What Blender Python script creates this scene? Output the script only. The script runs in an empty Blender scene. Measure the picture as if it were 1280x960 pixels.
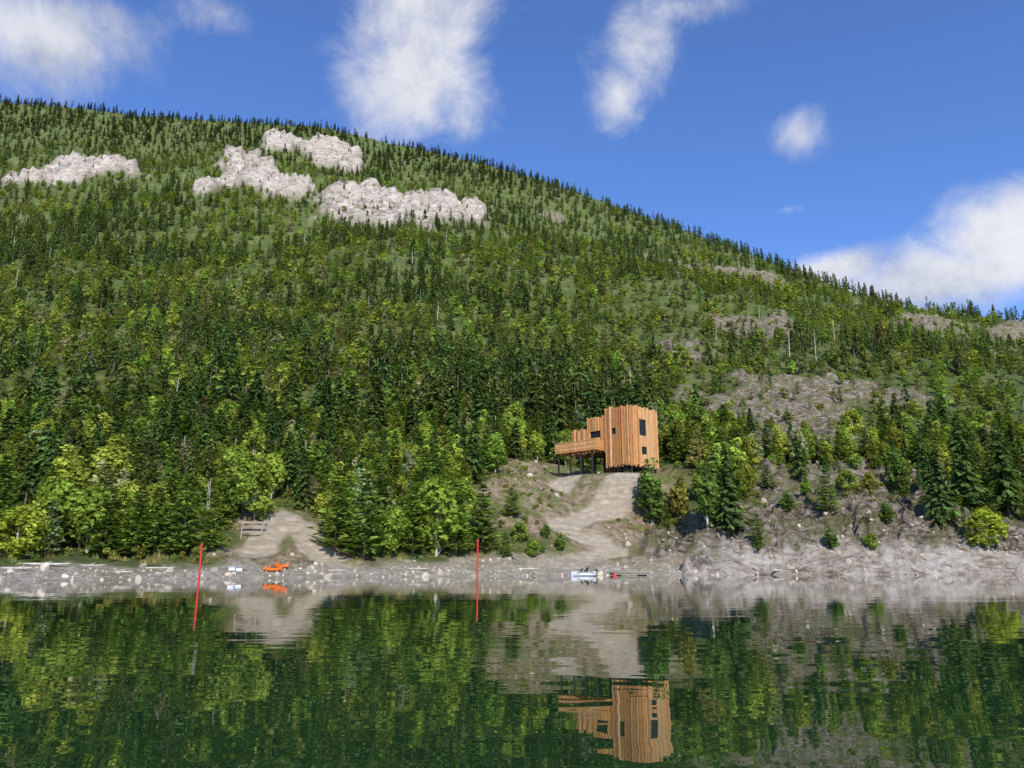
import bpy, math, random, bmesh
import numpy as np
from mathutils import Vector
random.seed(7); rng=np.random.default_rng(11)
scene=bpy.context.scene
F=967.0; P=math.radians(13.2); CH=1.2
# ------------------------------------------------------------------ camera
cd=bpy.data.cameras.new('camera'); cam=bpy.data.objects.new('camera',cd); scene.collection.objects.link(cam)
cam.location=(0,0,CH); cam.rotation_euler=(math.pi/2+P,0,0)
cd.sensor_width=36; cd.lens=36*F/1280; cd.clip_end=20000; cd.clip_start=0.1
scene.camera=cam
scene.view_settings.view_transform='Standard'; scene.view_settings.look='None'; scene.view_settings.exposure=0
def pdir(px,py):
    a=(px-640)/F; v=(480-py)/F
    return np.array([a, math.cos(P)-v*math.sin(P), math.sin(P)+v*math.cos(P)])
def at(px,py,Y):
    d=pdir(px,py); s=Y/d[1]; return d[0]*s, Y, d[2]*s+CH
# ------------------------------------------------------------------ numpy noise
TAB=rng.random((256,256))
def vn(x,y):
    x=np.asarray(x,float); y=np.asarray(y,float)
    xi=np.floor(x).astype(int); yi=np.floor(y).astype(int); fx=x-xi; fy=y-yi
    fx=fx*fx*(3-2*fx); fy=fy*fy*(3-2*fy)
    a=TAB[xi&255,yi&255]; b=TAB[(xi+1)&255,yi&255]; c=TAB[xi&255,(yi+1)&255]; d=TAB[(xi+1)&255,(yi+1)&255]
    return (a*(1-fx)+b*fx)*(1-fy)+(c*(1-fx)+d*fx)*fy
def fbm(x,y,o=4):
    s=0;a=.5;n=0
    for i in range(o):
        s=s+a*vn(x*2**i+17.3*i,y*2**i+5.1*i); n+=a; a*=.5
    return s/n
def ridged(x,y,o=4):
    s=0;a=.5;n=0
    for i in range(o):
        s=s+a*(1-np.abs(2*vn(x*2**i+31.7*i,y*2**i+9.4*i)-1)); n+=a; a*=.5
    return s/n
def sm(x): 
    x=np.clip(x,0,1); return x*x*(3-2*x)
# ------------------------------------------------------------------ terrain function
RP=[(-300,88,900),(-200,102,900),(0,125,900),(180,144,900),(400,160,880),(470,174,870),(600,202,830),(700,236,800),(800,270,760),(950,328,680),(1100,380,590),(1280,406,500),(1500,434,450)]
R=[at(*r) for r in RP]; RX=np.array([r[0] for r in R]); RYv=np.array([r[1] for r in R]); RZ=np.array([r[2] for r in R])
def Ys(X):
    return np.interp(X,[-70,-40,-20,0,30,90],[52,63,80,94,106,115])+ (fbm(X/7.,X*0+3.3,3)-.5)*5
def H0(X,Y):
    X=np.asarray(X,float);Y=np.asarray(Y,float)
    e=Y-Ys(X)
    L=np.interp(e,[-30,0,8,14,30,65,110],[-4,0,1.2,2.1,5.4,16,29])
    C=np.interp(e,[-30,0,5,10,30,45,84],[-4,0,1.0,2.8,14.4,18,30])
    Rr=np.interp(e,[-30,-2,0,1.5,4,12,26,65],[-4,-1,0,2.4,4.2,7.8,15.8,30])
    wR=sm((X-22)/12); wL=1-sm((X+26)/24)
    near=C*(1-wR)*(1-wL)+L*wL+Rr*wR
    Zr=np.interp(X,RX,RZ); Yr=np.interp(X,RX,RYv)
    u=(Y-180)/(Yr-180); uc=np.clip(u,-1,1)
    far=30+(Zr-30)*(.7*uc+.3*uc*np.abs(uc))-np.maximum(Y-Yr,0)*.4
    w=sm((Y-160)/50)
    z=near*(1-w)+far*w
    amp=sm((Y-150)/150)*np.where(u>.85,np.clip((1.1-u)/.25,.25,1),1)
    z=z+((fbm(X/95.,Y/95.,4)-.5)*26+(fbm(X/26.+5,Y/30.,3)-.5)*9)*amp
    return z
def hit(px,py,fn=H0):
    d=pdir(px,py); s=np.concatenate([np.linspace(40,260,2200),np.linspace(260,1500,2500)])
    x=d[0]*s;y=d[1]*s;z=d[2]*s+CH
    k=np.nonzero(fn(x,y)>=z)[0]
    k=k[0] if len(k) else len(s)-1
    return x[k],y[k],z[k]
def ell(px,py,rx,ry):
    x,y,z=hit(px,py); x1,y1,_=hit(px,py-ry); x0,y0,_=hit(px,py+ry)
    return (x,(y0+y1)/2,rx/F*y*1.03,max((y1-y0)/2,1.2),(x1-x0)/max(y1-y0,.1))
def emask(E,X,Y,ns=.5,sc=20.,soft=.35):
    m=np.zeros_like(X)
    n=(fbm(X/sc+3,Y/sc+8,4)-.5)*2*ns
    for (cx,cy,rx,ry,sh) in E:
        xx=X-cx-(Y-cy)*sh
        r=np.sqrt((xx/rx)**2+((Y-cy)/ry)**2)+n
        m=np.maximum(m,sm((1-r)/soft+.5))
    return m
CL=[ell(*a) for a in [(480,268,98,20),(568,270,36,13),(320,220,48,21),(354,238,50,14),(92,220,70,11),(398,196,52,15),(352,184,28,9),(258,240,18,9)]]
BR=[ell(*a) for a in [(925,412,40,14),(978,414,28,14),(1255,420,40,13),(840,332,44,5),(905,344,42,7),(690,270,16,7),(965,352,26,8),(1140,404,44,8),(838,438,44,10),(985,508,112,25),(930,530,70,16),(1105,503,55,16),(1040,486,70,13),(1010,560,70,18)]]
KN=[ell(*a) for a in [(1080,640,120,50),(930,672,80,34),(1200,680,80,34),(1000,690,160,30),(1010,620,60,20),(1255,700,60,16),(850,690,50,22)]]
DT=[ell(*a) for a in [(345,668,58,32),(400,702,60,14),(310,700,56,14),(735,640,100,40),(765,680,74,32),(660,640,66,28),(690,598,64,18),(650,704,50,9),(800,622,28,24),(620,645,40,16)]]
ROAD=[hit(*a)[:2] for a in [(700,606),(760,604),(800,608),(808,620),(775,636),(725,648),(700,658),(742,672),(768,684),(730,698),(680,710)]]
ROAD2=[hit(*a)[:2] for a in [(300,690),(360,680),(400,694),(440,710)]]
def pdist(X,Y,pl):
    d=np.full(np.shape(X),1e9)
    for (x0,y0),(x1,y1) in zip(pl[:-1],pl[1:]):
        L=(x1-x0)**2+(y1-y0)**2
        t=np.clip(((X-x0)*(x1-x0)+(Y-y0)*(y1-y0))/L,0,1)
        d=np.minimum(d,np.hypot(X-x0-t*(x1-x0),Y-y0-t*(y1-y0)))
    return d
HC=(19.8,128.0); PHI=math.radians(44); HZ=-0.95
hcx=HC[0]-6*math.cos(PHI)+4*math.sin(PHI); hcy=HC[1]+6*math.sin(PHI)+4*math.cos(PHI)
PADZ=15.95
hitc=[]
def H(X,Y,full=False):
    X=np.asarray(X,float);Y=np.asarray(Y,float)
    z=H0(X,Y); e=Y-Ys(X)
    cl=emask(CL,X,Y,.85,34.,.35); br=emask(BR,X,Y,.9,13.,.5); kn=emask(KN,X,Y,.45,7.); dt=emask(DT,X,Y,.35,6.)
    shoreR=sm((X-23+(fbm(X/4.,Y/4.,3)-.5)*14)/4)*sm((12-e)/4)*sm((e+6)/4)
    rd=np.minimum(pdist(X,Y,ROAD),pdist(X,Y,ROAD2))
    cs=fbm(X/60.,Y/22.,4)*7; cst=np.floor(cs)+sm((cs-np.floor(cs))*2.5)
    z=z+cl*((cst-cs)*13+4+18*(ridged(X/24.,Y/30.,5)-.55)+5*(ridged(X/7.,Y/9.,3)-.5))
    z=z+br*(ridged(X/10.,Y/10.,4)-.35)*7.5*np.clip(Y/250,.5,1)
    rk=np.maximum(kn,shoreR)
    st=fbm(X/14.,Y/9.,3)*14; stp=(np.floor(st)+sm((st-np.floor(st))*2.2))
    z=z+rk*((ridged(X/8.,Y/8.,5)-.55)*5.4+(stp-st)*2.3+(ridged(X/2.4,Y/2.4,4)-.5)*3.0)*sm((e+2)/4)*np.where(shoreR>kn,.8,1)
    kx,ky,_=hitc[0] if hitc else (0,0,0)
    r=np.hypot((X-kx)/9.5,(Y-ky)/6.5)
    z=z+3.2*sm(1.25-r)*(.8+.5*fbm(X/2.5,Y/2.5,3))
    z=z+((fbm(X/3.,Y/3.,3)-.5)*.7+dt*((fbm(X/7.+5,Y/5.,4)-.5)*3.0+(ridged(X/3.,Y/3.,3)-.5)*.9))*sm(e/6)*sm((rd-2)/2)-.35*sm((2.6-rd)/1.2)*sm(e/6)
    r=np.hypot(X-hcx,Y-hcy); z=z*(1-sm((14-r)/5))+PADZ*sm((14-r)/5)
    if full: return z,e,cl,br,kn,dt,shoreR,rd
    return z
hitc.append(hit(345,672))
# ------------------------------------------------------------------ node helpers
def mat(name):
    m=bpy.data.materials.new(name); m.use_nodes=True; nt=m.node_tree
    b=nt.nodes['Principled BSDF']; return m,nt,b
def nd(nt,t,**k):
    n=nt.nodes.new(t)
    for a,b in k.items():
        if a.startswith('i_'): n.inputs[a[2:]].default_value=b
        else: setattr(n,a,b)
    return n
def noise(nt,scale,detail=5,rough=.55,coord=None,dist=0):
    n=nt.nodes.new('ShaderNodeTexNoise'); n.inputs['Scale'].default_value=scale; n.inputs['Detail'].default_value=detail
    n.inputs['Roughness'].default_value=rough; n.inputs['Distortion'].default_value=dist
    if coord: nt.links.new(coord,n.inputs['Vector'])
    return n.outputs['Fac']
def ramp(nt,fac,stops):
    r=nt.nodes.new('ShaderNodeValToRGB'); el=r.color_ramp.elements
    while len(el)<len(stops): el.new(.5)
    for e,(p,c) in zip(el,stops): e.position=p; e.color=(*c,1) if len(c)==3 else c
    nt.links.new(fac,r.inputs[0]); return r.outputs[0]
def mixc(nt,f,a,b,bt='MIX'):
    m=nt.nodes.new('ShaderNodeMix'); m.data_type='RGBA'; m.blend_type=bt
    for s,v in ((m.inputs[0],f),(m.inputs[6],a),(m.inputs[7],b)):
        if hasattr(v,'is_linked'): nt.links.new(v,s)
        elif isinstance(v,(int,float)): s.default_value=v
        else: s.default_value=(*v,1)
    return m.outputs[2]
def math_(nt,op,a,b=None,c=None,clamp=False):
    m=nt.nodes.new('ShaderNodeMath'); m.operation=op; m.use_clamp=clamp
    for i,v in enumerate((a,b,c)):
        if v is None: continue
        if hasattr(v,'is_linked'): nt.links.new(v,m.inputs[i])
        else: m.inputs[i].default_value=v
    return m.outputs[0]
def simple(name,col,rough=.6,var=.25,scale=8,metal=0,bump=0):
    m,nt,b=mat(name)
    tc=nt.nodes.new('ShaderNodeTexCoord')
    n=noise(nt,scale,3,.6,tc.outputs['Object'])
    lo=tuple(c*(1-var) for c in col); hi=tuple(min(1,c*(1+var)) for c in col)
    nt.links.new(ramp(nt,n,[(.3,lo),(.7,hi)]),b.inputs['Base Color'])
    b.inputs['Roughness'].default_value=rough; b.inputs['Metallic'].default_value=metal
    if bump:
        bp=nt.nodes.new('ShaderNodeBump'); bp.inputs['Strength'].default_value=bump; bp.inputs['Distance'].default_value=.03
        nt.links.new(n,bp.inputs['Height']); nt.links.new(bp.outputs[0],b.inputs['Normal'])
    return m
def mkobj(name,verts,faces,mats,mi=None,smooth=False,parent=None,link=True):
    me=bpy.data.meshes.new(name); me.from_pydata([tuple(v) for v in verts],[],[tuple(f) for f in faces])
    for m in mats: me.materials.append(m)
    if mi is not None: me.polygons.foreach_set('material_index',np.array(mi,dtype=np.int32))
    if smooth: me.polygons.foreach_set('use_smooth',[True]*len(me.polygons))
    me.update(); o=bpy.data.objects.new(name,me)
    if link: scene.collection.objects.link(o)
    if parent: o.parent=parent
    return o
# ------------------------------------------------------------------ terrain mesh
NA,NY=800,640
av=np.linspace(-1.05,1.05,NA); yv=np.exp(np.linspace(math.log(42),math.log(1500),NY))
A,YY=np.meshgrid(av,yv); XX=A*YY
Z,e,cl,br,kn,dt,shR,rd=H(XX,YY,True)
verts=np.stack([XX,YY,Z],-1).reshape(-1,3)
i,j=np.meshgrid(np.arange(NY-1),np.arange(NA-1),indexing='ij')
v0=(i*NA+j).ravel(); faces=np.stack([v0,v0+1,v0+NA+1,v0+NA],-1)
me=bpy.data.meshes.new('hillside_terrain')
me.vertices.add(len(verts)); me.vertices.foreach_set('co',verts.astype(np.float32).ravel())
me.loops.add(faces.size); me.loops.foreach_set('vertex_index',faces.astype(np.int32).ravel())
me.polygons.add(len(faces)); me.polygons.foreach_set('loop_start',np.arange(0,faces.size,4,dtype=np.int32))
me.update(calc_edges=True)
me.polygons.foreach_set('use_smooth',np.ones(len(faces),dtype=bool))
beach=sm((e+3)/2)*sm((10-e+(fbm(XX/5.,YY/5.,3)-.5)*8)/3)*(1-sm((XX-22)/6))
pale=np.maximum(cl, shR*sm((4.9-Z+3.0*(fbm(XX/4.,YY/4.,3)-.5))/1.0))
dirt=np.maximum(np.maximum(dt,beach),sm((2.6-rd)/1.0))
hr=np.hypot(XX-hcx,YY-hcy); dirt=np.maximum(dirt,sm((15-hr)/4))
rock=np.maximum(np.maximum(kn,br),np.maximum(cl,shR))
def addcol(me,name,*ch):
    a=me.attributes.new(name,'FLOAT_COLOR','POINT')
    n=len(me.vertices); arr=np.ones((n,4),dtype=np.float32)
    for k,c in enumerate(ch): arr[:,k]=np.asarray(c).ravel()
    a.data.foreach_set('color',arr.ravel())
addcol(me,'masks',dirt,rock,pale)
addcol(me,'masks2',sm((2.3-rd+(fbm(XX/1.5,YY/1.5,2)-.5)*1.8)/.8),np.clip(Z/1.2,0,1),beach)
terr=bpy.data.objects.new('hillside_terrain',me); scene.collection.objects.link(terr)
m,nt,b=mat('terrain'); lk=nt.links.new
tc=nt.nodes.new('ShaderNodeTexCoord').outputs['Object']
at1=nd(nt,'ShaderNodeAttribute',attribute_name='masks'); s1=nt.nodes.new('ShaderNodeSeparateColor'); lk(at1.outputs['Color'],s1.inputs[0])
at2=nd(nt,'ShaderNodeAttribute',attribute_name='masks2'); s2=nt.nodes.new('ShaderNodeSeparateColor'); lk(at2.outputs['Color'],s2.inputs[0])
under=ramp(nt,noise(nt,.12,6,.75,tc),[(.3,(.05,.08,.02)),(.5,(.10,.135,.035)),(.6,(.16,.17,.06)),(.72,(.26,.22,.13))])
dirtc=ramp(nt,noise(nt,.7,6,.78,tc),[(.32,(.09,.06,.032)),(.43,(.26,.19,.11)),(.54,(.39,.305,.195)),(.75,(.56,.49,.37))])
grassy=ramp(nt,noise(nt,3.,3,.7,tc),[(.3,(.09,.13,.03)),(.7,(.24,.25,.08))])
gm=math_(nt,'MULTIPLY',ramp(nt,noise(nt,.17,4,.68,tc,.5),[(.47,(0,0,0)),(.55,(1,1,1))]),math_(nt,'SUBTRACT',1.0,s2.outputs[0],clamp=True))
gm=math_(nt,'MULTIPLY',gm,math_(nt,'MULTIPLY',s2.outputs[1],.8))
dirt2=mixc(nt,gm,dirtc,grassy)
roadc=ramp(nt,noise(nt,1.2,5,.7,tc),[(.3,(.46,.37,.255)),(.7,(.62,.53,.40))])
dirt2=mixc(nt,s2.outputs[0],dirt2,roadc)
vor=nd(nt,'ShaderNodeTexVoronoi',i_Scale=3.6); lk(tc,vor.inputs['Vector'])
vs=nt.nodes.new('ShaderNodeSeparateColor'); lk(vor.outputs['Color'],vs.inputs[0])
grav=ramp(nt,vs.outputs[0],[(0,(.31,.255,.185)),(.5,(.49,.425,.33)),(1,(.66,.60,.50))])
grav=mixc(nt,ramp(nt,noise(nt,.25,4,.7,tc),[(.44,(0,0,0)),(.6,(.55,.55,.55))]),grav,(.30,.26,.14))
bm_=math_(nt,'MULTIPLY',s2.outputs[2],math_(nt,'SUBTRACT',1.3,math_(nt,'MULTIPLY',s2.outputs[1],.6),clamp=True))
dirt2=mixc(nt,bm_,dirt2,grav)
mp=nd(nt,'ShaderNodeMapping'); lk(tc,mp.inputs[0]); mp.inputs['Scale'].default_value=(1,1,2.2); mp.inputs['Rotation'].default_value=(.3,.5,.2)
rn=noise(nt,.6,7,.80,mp.outputs[0],.8)
rockc=ramp(nt,rn,[(.37,(.018,.014,.010)),(.44,(.10,.077,.052)),(.50,(.25,.195,.145)),(.57,(.40,.335,.265)),(.72,(.58,.52,.45))])
pn=noise(nt,.09,7,.85,mp.outputs[0],1.2)
pn2=math_(nt,'ADD',math_(nt,'MULTIPLY',pn,.6),math_(nt,'MULTIPLY',rn,.4))
palec=ramp(nt,pn2,[(.37,(.05,.04,.028)),(.44,(.22,.17,.125)),(.49,(.44,.375,.305)),(.56,(.62,.56,.49)),(.70,(.74,.70,.64))])
moss=ramp(nt,noise(nt,.28,5,.75,tc),[(.48,(0,0,0)),(.54,(1,1,1))])
rockc=mixc(nt,math_(nt,'MULTIPLY',moss,.65),rockc,(.14,.15,.045))
c=mixc(nt,s1.outputs[0],under,dirt2); c=mixc(nt,s1.outputs[1],c,rockc); c=mixc(nt,s1.outputs[2],c,palec)
lk(c,b.inputs['Base Color']); b.inputs['Roughness'].default_value=.92; b.inputs['Specular IOR Level'].default_value=.2
bp=nd(nt,'ShaderNodeBump',i_Strength=1.0,i_Distance=1.0); lk(rn,bp.inputs['Height'])
lk(bp.outputs[0],b.inputs['Normal'])
me.materials.append(m)
# ------------------------------------------------------------------ water
m,nt,b=mat('lake_water'); lk=nt.links.new
g=nt.nodes.new('ShaderNodeNewGeometry').outputs['Position']
def wv(sx,sy,rot,det):
    mp=nt.nodes.new('ShaderNodeMapping'); lk(g,mp.inputs[0]); mp.inputs['Scale'].default_value=(sx,sy,1); mp.inputs['Rotation'].default_value=(0,0,rot)
    return noise(nt,1.0,det,.5,mp.outputs[0])
h=math_(nt,'ADD',math_(nt,'MULTIPLY',wv(.8,1.5,.3,1),.0046),math_(nt,'MULTIPLY',wv(.12,.25,-.2,1),.012))
h=math_(nt,'ADD',h,math_(nt,'MULTIPLY',wv(3.,4.5,.4,1),.0004))
sx_=nt.nodes.new('ShaderNodeSeparateXYZ'); lk(g,sx_.inputs[0])
mr=nd(nt,'ShaderNodeMapRange'); lk(sx_.outputs[1],mr.inputs[0]); mr.inputs[1].default_value=12; mr.inputs[2].default_value=65; mr.inputs[3].default_value=1; mr.inputs[4].default_value=.22
h=math_(nt,'MULTIPLY',h,mr.outputs[0])
bp=nd(nt,'ShaderNodeBump',i_Strength=1.0,i_Distance=1.0); lk(h,bp.inputs['Height']); lk(bp.outputs[0],b.inputs['Normal'])
b.inputs['Base Color'].default_value=(.012,.036,.012,1); b.inputs['Roughness'].default_value=.0; b.inputs['IOR'].default_value=1.8
mkobj('lake_water',[(-4000,-1500,0),(4000,-1500,0),(4000,1400,0),(-4000,1400,0)],[(0,1,2,3)],[m])
mkobj('distant_ground',[(-9000,1390,-.5),(9000,1390,-.5),(9000,9000,-.5),(-9000,9000,-.5)],[(0,1,2,3)],[simple('distant_ground',(.05,.08,.03),.9,.3,.01)])
# ------------------------------------------------------------------ foliage material
def leafmat(name,col=None):
    m=bpy.data.materials.new(name); m.use_nodes=True; nt=m.node_tree; lk=nt.links.new
    nt.nodes.remove(nt.nodes['Principled BSDF']); out=nt.nodes['Material Output']
    lv=nd(nt,'ShaderNodeAttribute',attribute_name='lv')
    if col is None:
        a=nd(nt,'ShaderNodeAttribute',attribute_name='tcol',attribute_type='INSTANCER'); base=a.outputs['Color']
    else:
        r=nt.nodes.new('ShaderNodeRGB'); r.outputs[0].default_value=(*col,1); base=r.outputs[0]
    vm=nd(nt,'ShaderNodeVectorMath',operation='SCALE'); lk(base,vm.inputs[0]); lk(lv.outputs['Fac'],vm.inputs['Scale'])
    d=nt.nodes.new('ShaderNodeBsdfDiffuse'); t=nt.nodes.new('ShaderNodeBsdfTranslucent')
    lk(vm.outputs[0],d.inputs[0])
    v2=nd(nt,'ShaderNodeVectorMath',operation='MULTIPLY'); v2.inputs[1].default_value=(1.35,1.3,.6); lk(vm.outputs[0],v2.inputs[0]); lk(v2.outputs[0],t.inputs[0])
    mx=nd(nt,'ShaderNodeMixShader',i_Fac=.38); lk(d.outputs[0],mx.inputs[1]); lk(t.outputs[0],mx.inputs[2])
    lk(mx.outputs[0],out.inputs[0]); return m
LEAF=leafmat('foliage'); BARK=simple('bark',(.16,.12,.09),.9,.4,3); PALEBARK=simple('pale_bark',(.46,.42,.37),.9,.25,3)
def tube(p0,p1,r0,r1,n=6):
    p0=np.array(p0,float);p1=np.array(p1,float); d=p1-p0; d/=np.linalg.norm(d)+1e-9
    a=np.cross(d,[0,0,1]) if abs(d[2])<.9 else np.cross(d,[1,0,0]); a/=np.linalg.norm(a); b2=np.cross(d,a)
    V=[];Fc=[]
    for p,r in((p0,r0),(p1,r1)):
        for k in range(n):
            t=2*math.pi*k/n; V.append(p+r*(a*math.cos(t)+b2*math.sin(t)))
    for k in range(n): Fc.append((k,(k+1)%n,n+(k+1)%n,n+k))
    Fc.append(tuple(range(n,2*n))); Fc.append(tuple(range(n))[::-1])
    return V,Fc
def assemble(name,tubes,leaves,lvs,leafm=None,bark=None):
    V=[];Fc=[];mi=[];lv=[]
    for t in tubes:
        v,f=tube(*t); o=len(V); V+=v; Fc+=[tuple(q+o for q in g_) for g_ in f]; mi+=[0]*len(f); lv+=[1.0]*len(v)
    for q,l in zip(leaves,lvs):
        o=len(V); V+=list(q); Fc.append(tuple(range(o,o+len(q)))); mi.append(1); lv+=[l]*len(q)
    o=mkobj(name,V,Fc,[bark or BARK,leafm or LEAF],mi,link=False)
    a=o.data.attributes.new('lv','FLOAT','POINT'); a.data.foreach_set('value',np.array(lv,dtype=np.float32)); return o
def kite(c,a,b2,la,lb):
    return [c-a*la*.5, c+b2*lb*.5+a*la*.05, c+a*la*.6, c-b2*lb*.5+a*la*.05]
def conifer(name,lev,nb,nq,Rr=1.9,droop=.25,size=.6,base=.06,power=.85,seed=1,bark=None,sparse=0):
    r=np.random.default_rng(seed); tubes=[((0,0,-.6),(0,0,9.7),.16,.02)]; L=[];lv=[]
    for i in range(lev):
        f=(i+.5*r.random())/lev; z=10*(base+(1-base)*f**.95)
        Rz=Rr*(1-f)**power*(.8+.4*r.random())+.1
        ph=r.random()*6.28; nbz=max(3,int(nb*(1-.5*f)))
        clump=.75+.5*r.random()
        for k in range(nbz):
            if r.random()<sparse: continue
            th=ph+6.283*k/nbz+r.normal(0,.25); ln=Rz*(.55+.6*r.random()); cb=clump*(.72+.56*r.random())
            dirv=np.array([math.cos(th),math.sin(th),0.]); side=np.array([-dirv[1],dirv[0],0.])
            for q in range(nq):
                t=(.25+.75*(q+.7*r.random())/nq) if nq>1 else .55
                dr=-droop*ln*t*t+ (0.12*ln*t)
                c=np.array([0,0,z])+dirv*ln*t+side*r.normal(0,.12*ln*t+.02)+np.array([0,0,dr+r.normal(0,.05)])
                a=dirv+side*r.normal(0,.5)+np.array([0,0,-droop*1.6-.25+r.normal(0,.35)]); a/=np.linalg.norm(a)
                b2=side+np.array([0,0,r.normal(0,.45)])+dirv*r.normal(0,.2); b2/=np.linalg.norm(b2)
                s=size*(.7+.6*r.random())*(1-.35*f)
                L.append(kite(c,a,b2,s*1.15,s*.62))
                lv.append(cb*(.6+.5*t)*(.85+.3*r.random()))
    for k in range(4):
        a=np.array([r.normal(0,.3),r.normal(0,.3),1.]);a/=np.linalg.norm(a); b2=np.cross(a,[math.cos(k*1.57),math.sin(k*1.57),0]);b2/=np.linalg.norm(b2)
        L.append(kite(np.array([0,0,9.65]),a,b2,.8,.18)); lv.append(1.0)
    return assemble(name,tubes,L,lv,bark=bark)
def leafy(name,nc,nl,size,Rr=2.6,zb=2.2,seed=1,narrow=1.,bark=None,trunk=True):
    r=np.random.default_rng(seed); tubes=[]; L=[];lv=[]
    if trunk: tubes.append(((0,0,-.6),(0.1,0,7.5),.15,.04))
    hh=(10-zb)/2; zc=zb+hh
    for k in range(nc):
        while True:
            p=r.uniform(-1,1,3)
            if np.linalg.norm(p)<1: break
        p/=max(np.linalg.norm(p),1e-3)**.45
        taper=1-.5*p[2] if p[2]>0 else 1-.1*p[2]
        cen=np.array([p[0]*Rr*.72*narrow*taper,p[1]*Rr*.72*narrow*taper,zc+p[2]*hh*.84])
        rc=(.6+.7*r.random())*Rr/2.6*(.8 if narrow<1 else 1.)
        cb=.62+.72*r.random()
        if trunk and k%2==0: tubes.append(((0.02,0,max(zb*.6,cen[2]-1.8)),tuple(cen),.05,.015,4))
        for q in range(nl):
            d=r.normal(0,1,3); d/=np.linalg.norm(d); rr=rc*(.55+.6*r.random())
            c=cen+d*rr*np.array([1,1,1.05])
            nrm=d*.8+np.array([0,0,.35])+r.normal(0,.5,3); nrm/=np.linalg.norm(nrm)
            a=np.cross(nrm,r.normal(0,1,3)); a/=np.linalg.norm(a); b2=np.cross(nrm,a)
            s=size*(.6+.8*r.random())
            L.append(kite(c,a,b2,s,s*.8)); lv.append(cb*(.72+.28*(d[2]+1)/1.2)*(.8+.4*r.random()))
    return assemble(name,tubes,L,lv,bark=bark)
def snag(name,seed):
    r=np.random.default_rng(seed); T=[((0,0,-.5),(.1,0,9),.14,.04)]
    for k in range(14):
        z=3+6*r.random(); th=6.28*r.random(); l=.3+1.1*r.random()*(1-z/11)
        T.append(((0,0,z),(l*math.cos(th),l*math.sin(th),z+.1*r.normal()),.03,.01,4))
    return assemble(name,T,[],[],bark=PALEBARK)
def coll(name,objs):
    c=bpy.data.collections.new(name)
    for k,o in enumerate(objs): o.name='%s_part_%02d'%(name,k); c.objects.link(o)
    return c
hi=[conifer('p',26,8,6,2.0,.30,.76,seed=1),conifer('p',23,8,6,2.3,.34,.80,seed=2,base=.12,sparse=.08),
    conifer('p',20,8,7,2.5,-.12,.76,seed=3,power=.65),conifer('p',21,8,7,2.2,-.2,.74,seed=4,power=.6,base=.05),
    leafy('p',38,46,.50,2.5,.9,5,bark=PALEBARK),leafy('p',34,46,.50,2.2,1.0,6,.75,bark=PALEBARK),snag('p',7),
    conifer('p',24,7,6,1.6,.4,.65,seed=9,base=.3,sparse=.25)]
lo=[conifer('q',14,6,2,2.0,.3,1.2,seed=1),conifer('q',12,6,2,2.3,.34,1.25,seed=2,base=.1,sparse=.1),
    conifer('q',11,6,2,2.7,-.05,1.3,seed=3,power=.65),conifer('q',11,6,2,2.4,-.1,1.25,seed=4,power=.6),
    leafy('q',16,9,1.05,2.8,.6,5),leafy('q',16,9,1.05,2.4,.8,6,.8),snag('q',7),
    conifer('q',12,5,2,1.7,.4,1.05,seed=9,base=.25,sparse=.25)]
CHI=coll('tree_kinds_detailed',hi); CLO=coll('tree_kinds_simple',lo)
def scatter(name,collection,pts,rot,scl,pid,tcol):
    n=len(pts); me=bpy.data.meshes.new(name); me.vertices.add(n); me.vertices.foreach_set('co',np.asarray(pts,dtype=np.float32).ravel())
    def va(nm,arr):
        a=me.attributes.new(nm,'FLOAT_VECTOR','POINT'); a.data.foreach_set('vector',np.asarray(arr,dtype=np.float32).ravel())
    va('rot',rot); va('scl',scl)
    a=me.attributes.new('pid','INT','POINT'); a.data.foreach_set('value',np.asarray(pid,dtype=np.int32))
    a=me.attributes.new('tcol','FLOAT_COLOR','POINT'); c4=np.ones((n,4),dtype=np.float32); c4[:,:3]=tcol; a.data.foreach_set('color',c4.ravel())
    o=bpy.data.objects.new(name,me); scene.collection.objects.link(o)
    ng=bpy.data.node_groups.new(name+'_nodes','GeometryNodeTree')
    ng.interface.new_socket('Geometry',in_out='INPUT',socket_type='NodeSocketGeometry'); ng.interface.new_socket('Geometry',in_out='OUTPUT',socket_type='NodeSocketGeometry')
    gi=ng.nodes.new('NodeGroupInput'); go=ng.nodes.new('NodeGroupOutput'); l=ng.links.new
    ci=ng.nodes.new('GeometryNodeCollectionInfo'); ci.inputs['Collection'].default_value=collection
    ci.inputs['Separate Children'].default_value=True; ci.inputs['Reset Children'].default_value=True
    ip=ng.nodes.new('GeometryNodeInstanceOnPoints'); ip.inputs['Pick Instance'].default_value=True
    def na(nm,t):
        q=ng.nodes.new('GeometryNodeInputNamedAttribute'); q.data_type=t; q.inputs['Name'].default_value=nm
        return [s for s in q.outputs if s.enabled and s.name=='Attribute'][0]
    er=ng.nodes.new('FunctionNodeEulerToRotation'); l(na('rot','FLOAT_VECTOR'),er.inputs[0])
    l(gi.outputs[0],ip.inputs['Points']); l(ci.outputs[0],ip.inputs['Instance']); l(na('pid','INT'),ip.inputs['Instance Index'])
    l(er.outputs[0],ip.inputs['Rotation']); l(na('scl','FLOAT_VECTOR'),ip.inputs['Scale']); l(ip.outputs[0],go.inputs[0])
    md=o.modifiers.new('scatter','NODES'); md.node_group=ng
    return o
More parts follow.
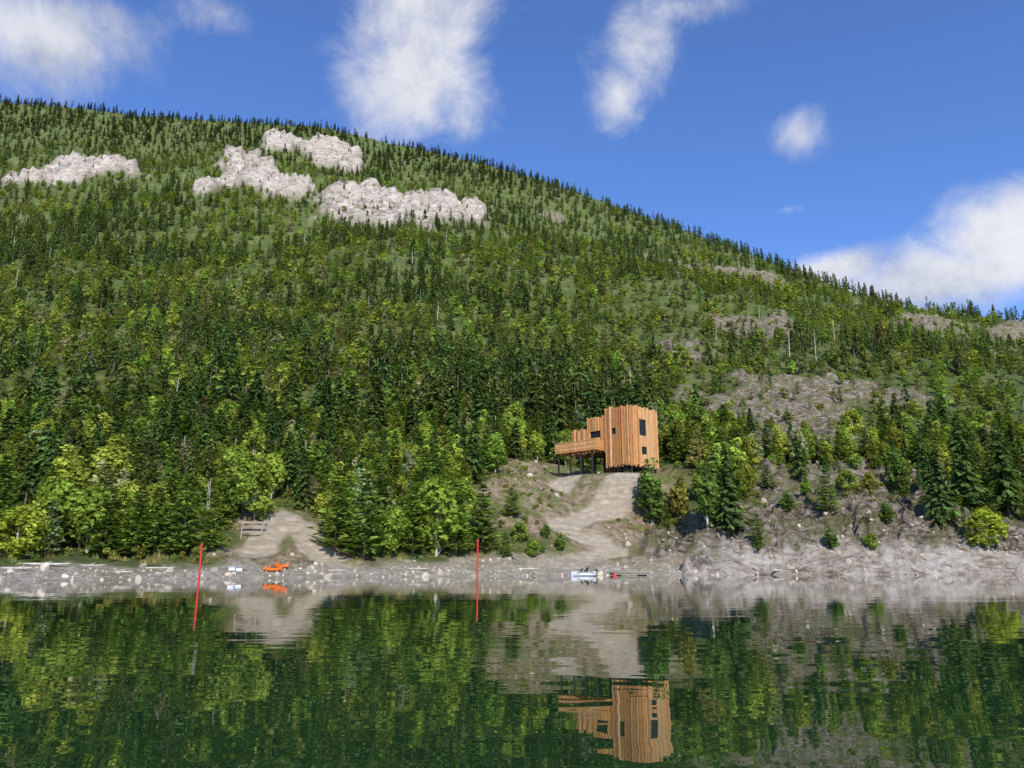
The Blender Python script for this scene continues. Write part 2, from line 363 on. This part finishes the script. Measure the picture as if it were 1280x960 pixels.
# ------------------------------------------------------------------ forest
def jgrid(x0,x1,y0,y1,s):
    gx,gy=np.meshgrid(np.arange(x0,x1,s),np.arange(y0,y1,s)); X=gx.ravel();Y=gy.ravel()
    return X+rng.uniform(-.6,.6,len(X))*s, Y+rng.uniform(-.6,.6,len(X))*s
bands=[(62,165,3.2),(165,300,4.5),(300,520,5.6),(520,1000,6.8)]
PX=[];PY=[]
for y0,y1,s in bands:
    x,y=jgrid(-.88*y1-20,.88*y1+20,y0,y1,s); k=np.abs(x)<.76*y+15; PX.append(x[k]);PY.append(y[k])
X=np.concatenate(PX);Y=np.concatenate(PY)
Z,e,cl,br,kn,dt,shR,rd=H(X,Y,True)
Yr=np.interp(X,RX,RYv); u=(Y-180)/(Yr-180)
hr=np.hypot(X-hcx,Y-hcy)
dens=np.ones_like(X)
n1=fbm(X/55.+40,Y/55.,3); n2=fbm(X/22.+9,Y/22.+70,3)
dens*=1-np.where(n2>.57,.4,.93)*cl; dens*=1-.76*br; dens*=1-.80*kn; dens*=1-dt; dens*=1-shR*.98
dens*=sm((e-11)/4); dens*=(hr>15.5); dens*=(rd>4)
dens*=np.where(Y>170,np.clip(.80+2.4*(n2-.43),.25,1),1)
shr=sm((X-10-.02*Y)/60)*sm((Y-150)/40)*sm((480-Y)/120); dens*=1-.35*shr
keep=(rng.random(len(X))<dens)&(Y<Yr+50)
X,Y,Z,e,u,n1,n2,shr,kn,br=[q[keep] for q in (X,Y,Z,e,u,n1,n2,shr,kn,br)]
N=len(X); rr=rng.random(N); pid=np.zeros(N,int)
low=Y<165
fir=np.clip((n1-.55)*6+.42,0.08,.8); fir=np.where(u>.86,.9,fir)
fir=np.where((Y>165)&(Y<240)&(X<20),np.clip(fir+.25,0,.75),fir)
fir=np.where(low,np.clip(.08+(n1-.5)*1.5+sm((X-30)/20)*.25,0.04,.5),fir)
isf=rr<fir; r2=rng.random(N)
pid=np.where(isf,np.where(r2<.4,0,np.where(r2<.78,1,7)),np.where(r2<np.where(low,.55,.58),np.where(rng.random(N)<.5,2,3),np.where(rng.random(N)<.5,4,5)))
pid=np.where(rng.random(N)<.016,6,pid)
hgt=np.where(isf,rng.uniform(8,15,N),rng.uniform(6,11.,N))
hgt=np.where(low,np.where(isf,rng.uniform(6,10,N),rng.uniform(4.5,8.5,N)),hgt)
hgt=np.where((Y>165)&(Y<240)&isf,hgt*1.12,hgt); hgt*=np.clip(.55+e/45,.6,1)
hgt=np.where((kn>.3)|(br>.3)|(cl[keep]>.3),hgt*.5,hgt); hgt=np.where(u>.7,hgt*.85,hgt); hgt*=np.where(shr>.3,.82,1)
cf=np.array([.088,.145,.038]);cp=np.array([.18,.26,.048]);cb_=np.array([.265,.345,.055]);cg=np.array([.28,.31,.16])
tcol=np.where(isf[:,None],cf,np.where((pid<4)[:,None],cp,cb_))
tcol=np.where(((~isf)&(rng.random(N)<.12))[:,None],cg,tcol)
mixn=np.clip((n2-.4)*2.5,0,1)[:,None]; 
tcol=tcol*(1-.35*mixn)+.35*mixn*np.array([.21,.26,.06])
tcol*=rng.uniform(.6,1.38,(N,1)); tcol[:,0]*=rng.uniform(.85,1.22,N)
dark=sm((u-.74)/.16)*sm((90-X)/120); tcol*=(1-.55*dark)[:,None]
red=rng.random(N)<.005; tcol[red]=np.array([.24,.15,.07])
sw=rng.uniform(.85,1.3,N)*np.where(isf,1.0,1.1); s=hgt/10
scl=np.stack([s*sw*1.05,s*sw*1.05,s],-1); rot=np.stack([rng.normal(0,.035,N),rng.normal(0,.035,N),rng.uniform(0,6.28,N)],-1)
pts=np.stack([X,Y,Z-.15],-1)
nr=Y<190
print('TREES',N,nr.sum())
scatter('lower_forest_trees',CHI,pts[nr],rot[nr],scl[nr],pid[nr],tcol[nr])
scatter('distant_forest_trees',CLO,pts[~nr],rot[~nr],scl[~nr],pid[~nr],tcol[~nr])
# ------------------------------------------------------------------ shrubs & rocks & grass
sh=[leafy('s',9,32,1.15,4.5,-2,21,trunk=False),leafy('s',7,32,1.15,4.0,-3,22,trunk=False)]
CSH=coll('shrub_kinds',sh)
x1,y1=jgrid(-75,110,64,170,1.7); x2,y2=jgrid(-260,320,170,430,5.6)
X=np.concatenate([x1,x2]);Y=np.concatenate([y1,y2]); Z,e,cl,br,kn,dt,shR,rd=H(X,Y,True)
hr=np.hypot(X-hcx,Y-hcy); n3=fbm(X/5.+3,Y/5.,3); n4=fbm(X/9.+13,Y/9.+4,3)
d=np.where(dt>.4,np.where(n4>.53,.55,.05),.75)*(1-shR*.85)*np.where(kn>.4,np.where(n3>.51,.6,.08),1)*np.where(br>.4,.35,1)*sm((e-8)/6)*(hr>12)*(rd>3.0)
k=rng.random(len(X))<d; X,Y,Z,kn,dt=X[k],Y[k],Z[k],kn[k],dt[k]; n=len(X)
s=rng.uniform(.05,.17,n)*np.where(Y>170,2.1,1)*np.where(dt>.4,.75,1)*np.where(kn>.4,rng.uniform(.6,1.7,n),1); tc_=np.array([.21,.26,.055])*rng.uniform(.6,1.4,(n,1)); tc_[:,0]*=rng.uniform(.8,1.4,n)
scatter('undergrowth_shrubs',CSH,np.stack([X,Y,Z],-1),np.stack([np.zeros(n),np.zeros(n),rng.uniform(0,6.28,n)],-1),np.stack([s*1.2,s*1.2,s*rng.uniform(.7,1.3,n)],-1),rng.integers(0,2,n),tc_)
def rockm(seed):
    bm=bmesh.new(); bmesh.ops.create_icosphere(bm,subdivisions=2,radius=1)
    r=np.random.default_rng(seed)
    pl=[(v_/np.linalg.norm(v_),r.uniform(.55,.9)) for v_ in r.normal(0,1,(9,3))]
    for v in bm.verts:
        p=np.array(v.co)
        for nrm,dd in pl:
            q=p@nrm
            if q>dd: p=p-nrm*(q-dd)
        v.co=Vector(p*(1+r.normal(0,.03)))
    me=bpy.data.meshes.new('r'); bm.to_mesh(me); me.materials.append(ROCKM); return bpy.data.objects.new('r',me)
ROCKM,nt,b=mat('shore_stone'); a=nd(nt,'ShaderNodeAttribute',attribute_name='tcol',attribute_type='INSTANCER')
tcx=nt.nodes.new('ShaderNodeTexCoord'); nt.links.new(mixc(nt,1.0,a.outputs['Color'],ramp(nt,noise(nt,2,3,.7,tcx.outputs['Object']),[(.3,(.6,.57,.53)),(.7,(1.1,1.1,1.1))]),'MULTIPLY'),b.inputs['Base Color']); b.inputs['Roughness'].default_value=.9
CRK=coll('stone_kinds',[rockm(k) for k in range(4)])
X,Y=jgrid(-75,100,50,124,.65); Z,e,cl,br,kn,dt,shR,rd=H(X,Y,True)
d=sm((e+2.5)/1.5)*sm((9-e)/6)*np.where(X>18,.25,.34)*sm((rd-2)/2); k=rng.random(len(X))<d
X,Y,Z,e=X[k],Y[k],Z[k],e[k]; n=len(X); s=rng.lognormal(-2.05,.55,n); s=np.clip(s,.05,.6)
tc_=np.array([.52,.455,.365])*rng.uniform(.5,1.35,(n,1))
scatter('shore_stones',CRK,np.stack([X,Y,Z],-1),rng.uniform(0,6.28,(n,3)),np.stack([s*1.3,s,s*.8],-1),rng.integers(0,4,n),tc_)
X,Y=jgrid(-45,100,80,165,1.6); Z,e,cl,br,kn,dt,shR,rd=H(X,Y,True)
k=(rng.random(len(X))<(.28*dt+.22*kn))&(rd>2.8)&(e>5); X,Y,Z=X[k],Y[k],Z[k]; n=len(X); s=np.clip(rng.lognormal(-1.5,.55,n),.08,.75)
scatter('hillside_boulders',CRK,np.stack([X,Y,Z],-1),rng.uniform(0,6.28,(n,3)),np.stack([s*1.3,s,s*.8],-1),rng.integers(0,4,n),np.array([.45,.38,.30])*rng.uniform(.5,1.35,(n,1)))
def tuft(seed):
    r=np.random.default_rng(seed);L=[];lv=[]
    for k in range(32):
        p=np.array([*r.normal(0,.5,2),0]); dd=np.array([*r.normal(0,.35,2),1.]); w=np.array([*r.normal(0,1,2),0]);w/=np.linalg.norm(w)
        h_=.6+.7*r.random(); L.append([p-w*.06,p+w*.06,p+dd*h_]); lv.append(.7+.6*r.random())
    return assemble('t',[],L,lv)
CGR=coll('grass_kinds',[tuft(1),tuft(2)])
X,Y=jgrid(-75,60,60,132,.8); Z,e,cl,br,kn,dt,shR,rd=H(X,Y,True); n4=fbm(X/6.+2,Y/6.+4,3)
d=np.where(n4>.5,.7,.10)*sm((e-7)/4)*(1-shR)*(rd>2.6)*(1-.5*kn)*np.where((dt>.4)&(n4<.53),.3,1); k=rng.random(len(X))<d; X,Y,Z=X[k],Y[k],Z[k]; n=len(X)
s=rng.uniform(.25,.6,n); tc_=np.array([.25,.26,.09])*rng.uniform(.6,1.4,(n,1)); tc_[:,0]*=rng.uniform(.8,1.4,n)
scatter('grass',CGR,np.stack([X,Y,Z],-1),np.stack([np.zeros(n),np.zeros(n),rng.uniform(0,6.28,n)],-1),np.stack([s,s,s],-1),rng.integers(0,2,n),tc_)
# ------------------------------------------------------------------ individual near trees
LM={'f':leafmat('fir_needles',(.095,.155,.042)),'p':leafmat('pine_needles',(.17,.255,.05)),'P':leafmat('young_pine_needles',(.21,.30,.055)),
    'b':leafmat('birch_leaves',(.25,.335,.052)),'y':leafmat('bush_leaves',(.34,.40,.05)),'d':leafmat('alder_leaves',(.14,.215,.045)),'o':leafmat('autumn_leaves',(.28,.26,.06))}
TR=[(18,698,628,'y'),(60,690,590,'b'),(108,692,598,'b'),(150,690,612,'P'),(192,694,606,'p'),(228,692,590,'p'),(262,690,610,'P'),(318,650,575,'b'),(288,650,588,'d'),
 (418,690,585,'P'),(455,698,588,'p'),(488,696,628,'b'),(515,694,606,'P'),(545,695,588,'b'),(570,694,600,'P'),(603,690,602,'p'),(470,650,570,'P'),(530,640,560,'p'),
 (640,645,608,'P'),(815,655,572,'d'),(850,648,588,'o'),(884,650,575,'d'),(912,664,560,'f'),(948,688,640,'p'),(1035,640,585,'p'),(1000,600,545,'f'),(1180,660,560,'f'),(1235,688,630,'y'),(1165,635,570,'f'),(1128,620,560,'d'),
 (632,696,665,'P'),(1040,686,658,'d'),(1210,635,520,'f'),(1262,645,540,'f'),(665,696,672,'b'),(700,688,666,'d'),(985,640,612,'d'),(1090,686,664,'b'),(1060,615,585,'b'),(1110,655,625,'d'),(960,610,580,'p'),(650,676,650,'b'),(682,672,652,'d')]
KIND={'f':(0,'fir_tree'),'p':(2,'pine_tree'),'P':(3,'young_pine_tree'),'b':(4,'birch_tree'),'y':(4,'leafy_bush'),'d':(5,'alder_tree'),'o':(5,'autumn_shrub')}
for n_,(px,py,ty,kd) in enumerate(TR):
    x,y,z=hit(px,py,H); top=at(px,ty,y)[2]; hh=top-z; kk,nm=KIND[kd]
    if kd=='f' and n_%2: kk=1
    me2=hi[kk].data.copy(); me2.materials[1]=LM[kd]
    o=bpy.data.objects.new(nm,me2); scene.collection.objects.link(o); w=1.3 if kd in 'bdyo' else 1.2
    if kd=='y': w=1.8
    if hh<4.5: w*=1.5
    o.location=(x,y,z-.1-(hh*.12 if kd in 'bdyo' else 0)); o.scale=(hh/10*w,hh/10*w,hh/10*(1.12 if kd in 'bdyo' else 1)); o.rotation_euler=(0,0,random.random()*6.28)
# ------------------------------------------------------------------ house
def boxes(name,bl,mats,parent):
    V=[];Fc=[];mi=[]
    for q in bl:
        x0,x1,y0,y1,z0,z1=q[:6]; o=len(V)
        V+=[(x0,y0,z0),(x1,y0,z0),(x1,y1,z0),(x0,y1,z0),(x0,y0,z1),(x1,y0,z1),(x1,y1,z1),(x0,y1,z1)]
        Fc+=[(o,o+3,o+2,o+1),(o+4,o+5,o+6,o+7),(o,o+1,o+5,o+4),(o+1,o+2,o+6,o+5),(o+2,o+3,o+7,o+6),(o+3,o,o+4,o+7)]
        mi+=[q[6] if len(q)>6 else 0]*6
    return mkobj(name,V,Fc,mats,mi,parent=parent)
def wood(name,c):
    m,nt,b=mat(name); tc=nt.nodes.new('ShaderNodeTexCoord'); mp=nt.nodes.new('ShaderNodeMapping'); nt.links.new(tc.outputs['Object'],mp.inputs[0]); mp.inputs['Scale'].default_value=(3,3,.5)
    n=noise(nt,2.,4,.7,mp.outputs[0]); nt.links.new(ramp(nt,n,[(.3,tuple(q*.6 for q in c)),(.7,tuple(q*1.2 for q in c))]),b.inputs['Base Color']); b.inputs['Roughness'].default_value=.7; return m
W=[wood('cedar_light',(.70,.36,.13)),wood('cedar_mid',(.60,.28,.09)),wood('cedar_red',(.48,.20,.065)),wood('cedar_pale',(.76,.47,.22))]
DK=simple('dark_cladding',(.16,.08,.035),.8); STEEL=simple('dark_steel',(.03,.03,.03),.5); ROOF=simple('roof_membrane',(.12,.11,.10),.8)
gm_,nt,b=mat('window_glass'); b.inputs['Base Color'].default_value=(.02,.018,.016,1); b.inputs['Roughness'].default_value=.12; b.inputs['Specular IOR Level'].default_value=.15
house=bpy.data.objects.new('timber_house',None); scene.collection.objects.link(house)
house.location=(HC[0],HC[1],HZ); house.rotation_euler=(0,0,-PHI)
Z0=18.7; Wd=8.2
blk=[(-5.2,0,Z0,28.5),(-9.0,-5.2,21.4,27.2),(-12.6,-9.0,21.4,25.4)]
boxes('walls',[(x0,x1-(.12 if k==0 else 0),.12,Wd-.12,zb,zt-.5) for k,(x0,x1,zb,zt) in enumerate(blk)],[DK],house)
boxes('roof',[(x0+.02,x1-.14,.14,Wd-.14,zt-.495,zt-.38) for (x0,x1,zb,zt) in blk],[ROOF],house)
winF=[(-8.4,-5.9,23.7,24.9),(-4.0,-3.1,23.9,25.0)]
winG=[(2.6,5.6,23.7,26.5),(3.2,5.2,20.5,21.8)]
sl=[]; rs=random.Random(3)
def ztop(x): 
    for x0,x1,zb,zt in blk:
        if x0<=x<=x1: return zb,zt
def slat(sl,a0,a1,z0,z1,fixed,wins,c):
    segs=[(z0,z1)]
    for w0,w1,wz0,wz1 in wins:
        if a1>w0 and a0<w1: segs=[s for (s0,s1) in segs for s in ((s0,min(s1,wz0)),(max(s0,wz1),s1)) if s[1]-s[0]>.1]
    for s0,s1 in segs: sl.append(fixed(a0,a1,s0,s1,c))
x=-12.6
while x<-.1:
    w=rs.uniform(.13,.26); zb,zt=ztop(x+.01); c=rs.choice([0,0,1,1,2,3]); pr=rs.uniform(.05,.34)
    wn=winF if rs.random()<.85 else []
    slat(sl,x,x+w,zb-rs.uniform(0,.5),zt+rs.uniform(-.15,.3),lambda a,b_,s0,s1,c,pr=pr:(a,b_,-pr,.02+.05,s0,s1,c),wn,c); x+=w+rs.uniform(.06,.15)
y=.1
while y<Wd-.1:
    w=rs.uniform(.13,.26); c=rs.choice([0,0,1,3,3,2]); pr=rs.uniform(.04,.3)
    wn=winG if rs.random()<.88 else []
    slat(sl,y,y+w,Z0-rs.uniform(0,.5),28.5+rs.uniform(-.15,.3),lambda a,b_,s0,s1,c,pr=pr:(-.08,pr,a,b_,s0,s1,c),wn,c); y+=w+rs.uniform(.06,.15)
for xx,zb,zt in((-12.6,21.4,25.4),(-5.2,27.0,28.5),(-9.0,25.2,27.2)):
    y=.1
    while y<Wd: w=rs.uniform(.13,.22); sl.append((xx-.15,xx-.02,y,y+w,zb,zt+rs.uniform(-.1,.2),rs.choice([0,1,2]))); y+=w+.1
boxes('timber_slats',sl,W,house)
gl=[];fr=[]
for a,b_,z0,z1 in winF:
    gl.append((a,b_,.06,.115,z0,z1)); fr+= [(a,b_,-.02,.05,z0-.07,z0-.005),(a,b_,-.02,.05,z1+.005,z1+.07),((a+b_)/2-.04,(a+b_)/2+.04,-.02,.05,z0,z1)]
for a,b_,z0,z1 in winG:
    gl.append((-.115,-.05,a,b_,z0,z1)); fr+=[(-.04,.03,a,b_,z0-.07,z0-.005),(-.04,.03,a,b_,z1+.005,z1+.07),(-.04,.03,a+(b_-a)*.62-.05,a+(b_-a)*.62+.05,z0,z1)]
boxes('windows',gl,[gm_],house); boxes('window_frames',fr,[STEEL],house)
dk=[(-14.4,-5.3,-2.6,-.46,21.3,21.55,1),(-14.4,-12.8,-.455,5,21.3,21.55,1)]
for k in range(7):
    z=21.62+k*.2; dk.append((-14.4,-5.3,-2.66,-2.6,z,z+.15,[0,3,1,0,0,3,1][k])); dk.append((-14.47,-14.41,-2.6,5,z,z+.15,[0,1,2][k%3])); dk.append((-5.29,-5.23,-2.59,-.46,z,z+.15,1))
for k in range(6): dk.append((-14.3+k*1.78,-14.2+k*1.78,-2.59,-2.5,21.56,23.1,2))
dk.append((-14.45,-5.25,-2.72,-2.45,23.03,23.1,3))
boxes('deck',dk,W,house)
po=[]
def loc(lx,ly): return (HC[0]+lx*math.cos(PHI)+ly*math.sin(PHI), HC[1]-lx*math.sin(PHI)+ly*math.cos(PHI))
def gz(lx,ly): q=loc(lx,ly); return float(H(np.array([q[0]]),np.array([q[1]]))[0])
for lx in(-14.1,-11.4,-9.0,-6.6): 
    for ly in(-2.3,1.,4.5): po.append((lx,lx+.24,ly,ly+.24,gz(lx,ly)-HZ-.3,21.29,0))
for lx in(-4.8,-3.2,-1.6,-.5):
    for ly in(.4,3.8,7.4): po.append((lx,lx+.28,ly,ly+.28,gz(lx,ly)-HZ-.3,Z0-.001,0))
po+=[(-5.1,-.1,.2,.38,Z0-.35,Z0-.002,0),(-5.1,-.1,7.7,7.8,Z0-.35,Z0-.002,0)]
boxes('stilts',po,[STEEL],house)
boxes('undercroft_wall',[(-7.6,-5.4,3,3.2,16.7,21.28)],[DK],house)
# ------------------------------------------------------------------ shore objects
RED=simple('red_paint',(.60,.03,.02),.5,.15,3); ORG=simple('orange_plastic',(.80,.17,.02),.4,.1,2); WHT=simple('white_gelcoat',(.75,.76,.78),.35,.06,2)
BLU=simple('blue_plastic',(.12,.3,.5),.4,.1,2); BLK=simple('black_rubber',(.02,.02,.022),.6); OLDW=simple('weathered_wood',(.30,.25,.19),.9,.35,4,bump=.5)
def pole(px,top,Y,lean,r_):
    x,_,zt=at(px,top,Y); o=bpy.data.objects.new('red_marker_pole',None); scene.collection.objects.link(o); o.location=(x,Y,0); o.rotation_euler=(0,lean,0)
    v,f=tube((0,0,-3),(0,0,zt),r_,r_*.85,12); mkobj('post',v,f,[RED],parent=o)
    v,f=tube((0,0,zt+.002),(0,0,zt+.1),r_,r_*.5,12); mkobj('cap',v,f,[RED],parent=o)
pole(252.5,681,50,-.008,.07); pole(597,675,72,.006,.085)
def hull(name,L,Wm,Hh,m,parent,rocker=.15,tr=.0,n=18):
    V=[];Fc=[]; K=9
    for i in range(n+1):
        t=i/n*2-1; w=Wm/2*max(0.03,(1-abs(t)**2.4)) if t<0 or tr==0 else Wm/2*max(.03,1-(abs(t)**2.4)*(1-tr))
        zz=rocker*t*t
        for k in range(K):
            a=math.pi*k/(K-1); V.append((t*L/2,-math.cos(a)*w,zz+Hh*(1-math.sin(a)**.7)*.999+ (Hh*.12 if k in(0,K-1) else 0)))
    for i in range(n):
        for k in range(K-1): o=i*K+k; Fc.append((o,o+K,o+K+1,o+1))
        Fc.append((i*K,i*K+K-1,(i+1)*K+K-1,(i+1)*K))
    Fc.append(tuple(range(K))); Fc.append(tuple(range(n*K,n*K+K))[::-1])
    return mkobj(name,V,Fc,[m],parent=parent)
def root(name,x,y,z,rz): 
    o=bpy.data.objects.new(name,None); scene.collection.objects.link(o); o.location=(x,y,z); o.rotation_euler=(0,0,rz); return o
for (px,py,rz) in((341,715,.35),(351,711,-.3)):
    x,y,z=hit(px,py,H); k=root('orange_kayak',x,y,z+.05,rz); k.scale=(.75,.8,.9)
    hull('hull',2.4,.8,.34,ORG,k,.2)
    v,f=tube((0,0,.36),(0,0,.42),.34,.3,14); mkobj('cockpit_rim',v,f,[BLK],parent=k)
    boxes('seat_back',[(-.45,-.38,-.2,.2,.4,.75)],[ORG],k)
    boxes('paddle',[(-1.1,1.1,.32,.36,.42,.46),(-1.45,-1.1,.25,.43,.43,.45),(1.1,1.45,.25,.43,.43,.45)],[BLK],k)
for px,py in((290,713),(299,714)):
    x,y,z=hit(px,py,H); k=root('storage_tub',x,y,z,.2); k.scale=(.7,.7,.7)
    boxes('tub',[(-.42,.42,-.28,.28,0,.42)],[WHT],k); boxes('lid',[(-.46,.46,-.32,.32,.422,.5)],[BLU],k); boxes('handles',[(-.5,-.425,-.1,.1,.25,.3),(.425,.5,-.1,.1,.25,.3)],[BLK],k)
x,_,_=at(729,722,92); k=root('small_motorboat',x,92,-.12,.15); k.scale=(.7,.85,.85)
hull('hull',4.0,1.5,.62,WHT,k,.12,tr=.75)
boxes('rub_rail',[(-1.2,1.9,-.76,-.72,.60,.66),(-1.2,1.9,.72,.76,.60,.66)],[BLK],k)
mkobj('windshield',[(-.5,-.5,.66),(-.5,.5,.66),(-.1,.55,1.15),(-.1,-.55,1.15)],[(0,1,2,3)],[gm_],parent=k)
boxes('seats',[(.3,.69,-.5,.5,.7,.95),(.7,.8,-.5,.5,.95,1.3),(1.3,1.7,-.55,.55,.7,.9)],[BLK],k)
boxes('outboard_motor',[(2.0,2.35,-.18,.18,.55,1.1),(2.1,2.22,-.06,.06,-.3,.549)],[BLK],k)
x,_,_=at(768,722,93)
k=root('red_mooring_buoy',x,93,.05,0); bm=bmesh.new(); bmesh.ops.create_uvsphere(bm,u_segments=16,v_segments=10,radius=.26); me2=bpy.data.meshes.new('float'); bm.to_mesh(me2); me2.materials.append(RED); o=bpy.data.objects.new('float',me2); scene.collection.objects.link(o); o.parent=k
v,f=tube((0,0,.24),(0,0,.42),.04,.03,8); mkobj('ring_post',v,f,[BLK],parent=k)
x,_,_=at(787,721,97); k=root('wooden_dock',x,97,0,.12)
boxes('planks',[(-2.2+.3*q,-1.93+.3*q,-1,1,.28,.34) for q in range(15)],[OLDW],k); boxes('beams',[(-2.2,2.3,-.9,-.75,.1,.279),(-2.2,2.3,.75,.9,.1,.279)],[OLDW],k); boxes('floats',[(-2,-1.2,-.7,.7,-.2,.099),(1.2,2,-.7,.7,-.2,.099)],[BLK],k)
x,y,z=hit(314,676,H); k=root('timber_frame_shelter',x,y,z,.2)
boxes('posts',[(-1.2,-1.05,-.1,.05,-.3,2.0),(1.05,1.2,-.1,.05,-.3,2.0),(-1.2,-1.05,1.4,1.55,-.3,2.0),(1.05,1.2,1.4,1.55,-.3,2.0)],[OLDW],k)
boxes('beams',[(-1.5,1.5,-.12,.07,2.002,2.2),(-1.5,1.5,1.38,1.57,2.002,2.2)],[OLDW],k); boxes('rails',[(-1.04,1.04,-.06,0,.9,1.05)],[OLDW],k)
x,y,z=hit(930,592,H); z=float(z)+1.0; k=root('overturned_rowboat',x,y,z,-.15); h_=hull('hull',4.6,1.6,.6,WHT,k,.1,tr=.7); h_.rotation_euler=(math.pi,0,0); h_.location=(0,0,.6)
boxes('trestles',[(-1.4,-1.25,-.7,.7,-1.2,.0),(1.25,1.4,-.7,.7,-1.2,.0)],[OLDW],k)
DRW=simple('driftwood',(.48,.43,.37),.9,.3,3)
for (px,py,L,rz,r_) in((55,707,4.5,.05,.13),(20,712,3.0,-.2,.11),(200,711,2.5,.3,.08),(520,712,2.8,-.1,.09),(150,716,2.1,.15,.07),(660,712,2.6,.2,.09),(975,714,3.4,.7,.12),(110,708,3.2,-.12,.08),(420,714,2.2,.4,.07)):
    x,y,z=hit(px,py,H); k=root('driftwood_log',x,y,z+r_*.8,rz)
    V=[];Fc=[]
    for a_,b_,ra,rb in(((-L/2,0,0),(-L/6,.08,.03),r_,r_*.95),((-L/6,.08,.03),(L/4,-.03,.02),r_*.95,r_*.8),((L/4,-.03,.02),(L/2,.1,.08),r_*.8,r_*.5),((0,0,0),(.4,.5,.3),r_*.4,r_*.15)):
        v,f=tube(a_,b_,ra,rb,8); o=len(V); V+=v; Fc+=[tuple(q+o for q in g_) for g_ in f]
    mkobj('log',V,Fc,[DRW],parent=k)
x,y=loc(-15.5,1); z=gz(-15.5,1); k=root('lumber_pile',x,y,z,.1)
boxes('boards',[(-1.6,1.6,-.6+.26*a_,-.37+.26*a_,.02+.16*b_,.16+.16*b_,(a_+b_)%4) for a_ in range(5) for b_ in range(4)],W,k)
# ------------------------------------------------------------------ light
SE=math.radians(38); AZ=math.radians(14)
sd=Vector((math.sin(AZ)*math.cos(SE),-math.cos(AZ)*math.cos(SE),math.sin(SE)))
l=bpy.data.lights.new('sun','SUN'); l.energy=5.0; l.angle=math.radians(.53); l.color=(1,.94,.83)
lo_=bpy.data.objects.new('sun',l); scene.collection.objects.link(lo_); lo_.rotation_euler=sd.to_track_quat('Z','Y').to_euler(); lo_.location=(0,-50,200)
w=bpy.data.worlds.new('World'); scene.world=w; w.use_nodes=True; nt=w.node_tree; lk=nt.links.new; bg=nt.nodes['Background']
sky=nt.nodes.new('ShaderNodeTexSky'); sky.sky_type='NISHITA'; sky.sun_disc=False; sky.sun_elevation=SE
sky.sun_rotation=math.atan2(sd.x,sd.y); sky.air_density=1.0; sky.dust_density=.4; sky.ozone_density=1.8; sky.altitude=500
tc=nt.nodes.new('ShaderNodeTexCoord').outputs['Generated']
def dot(vec):
    q=nd(nt,'ShaderNodeVectorMath',operation='DOT_PRODUCT'); lk(tc,q.inputs[0]); q.inputs[1].default_value=vec; return q.outputs['Value']
CLD=[(40,45,125,95,1.1),(500,80,105,95,.95),(440,80,60,45,.8),(520,0,100,50,.8),(800,50,60,95,.66),(775,118,38,46,.75),(850,5,60,35,.62),(1003,170,50,46,.66),(1215,345,180,52,1.2),(1265,300,90,80,1.35),(1030,338,75,24,1.0),(270,15,60,30,.42),(985,262,60,10,.4),(380,135,70,18,.45)]
acc=None
for cx,cy,rx,ry,wt in CLD:
    d0=Vector(pdir(cx,cy)).normalized(); rt=d0.cross(Vector((0,0,1))).normalized(); up=rt.cross(d0).normalized()
    k=(d0-Vector(pdir(cx+1,cy)).normalized()).length
    a=math_(nt,'DIVIDE',dot(rt),rx*k); b_=math_(nt,'DIVIDE',dot(up),ry*k)
    r_=math_(nt,'SQRT',math_(nt,'ADD',math_(nt,'MULTIPLY',a,a),math_(nt,'MULTIPLY',b_,b_)))
    mm=math_(nt,'MULTIPLY',math_(nt,'SUBTRACT',1.0,math_(nt,'MULTIPLY',r_,.62)),wt)
    acc=mm if acc is None else math_(nt,'MAXIMUM',acc,mm)
n1=noise(nt,7.5,6,.62,tc,.4)
dn=math_(nt,'ADD',acc,math_(nt,'MULTIPLY',math_(nt,'SUBTRACT',n1,.5),1.6))
dm=nd(nt,'ShaderNodeMapRange',interpolation_type='SMOOTHSTEP'); lk(dn,dm.inputs[0]); dm.inputs[1].default_value=.22; dm.inputs[2].default_value=.95
skc=mixc(nt,1.0,sky.outputs[0],(.92,1.24,1.86),'MULTIPLY')
cc=ramp(nt,noise(nt,6.,5,.65,tc),[(.36,(.55,.59,.68)),(.5,(.83,.84,.89)),(.62,(.95,.95,.97))])
c8=nd(nt,'ShaderNodeVectorMath',operation='SCALE'); lk(cc,c8.inputs[0]); c8.inputs['Scale'].default_value=8.2
fac=math_(nt,'MULTIPLY',dm.outputs[0],.92)
lk(mixc(nt,fac,skc,c8.outputs[0]),bg.inputs[0]); bg.inputs[1].default_value=.115
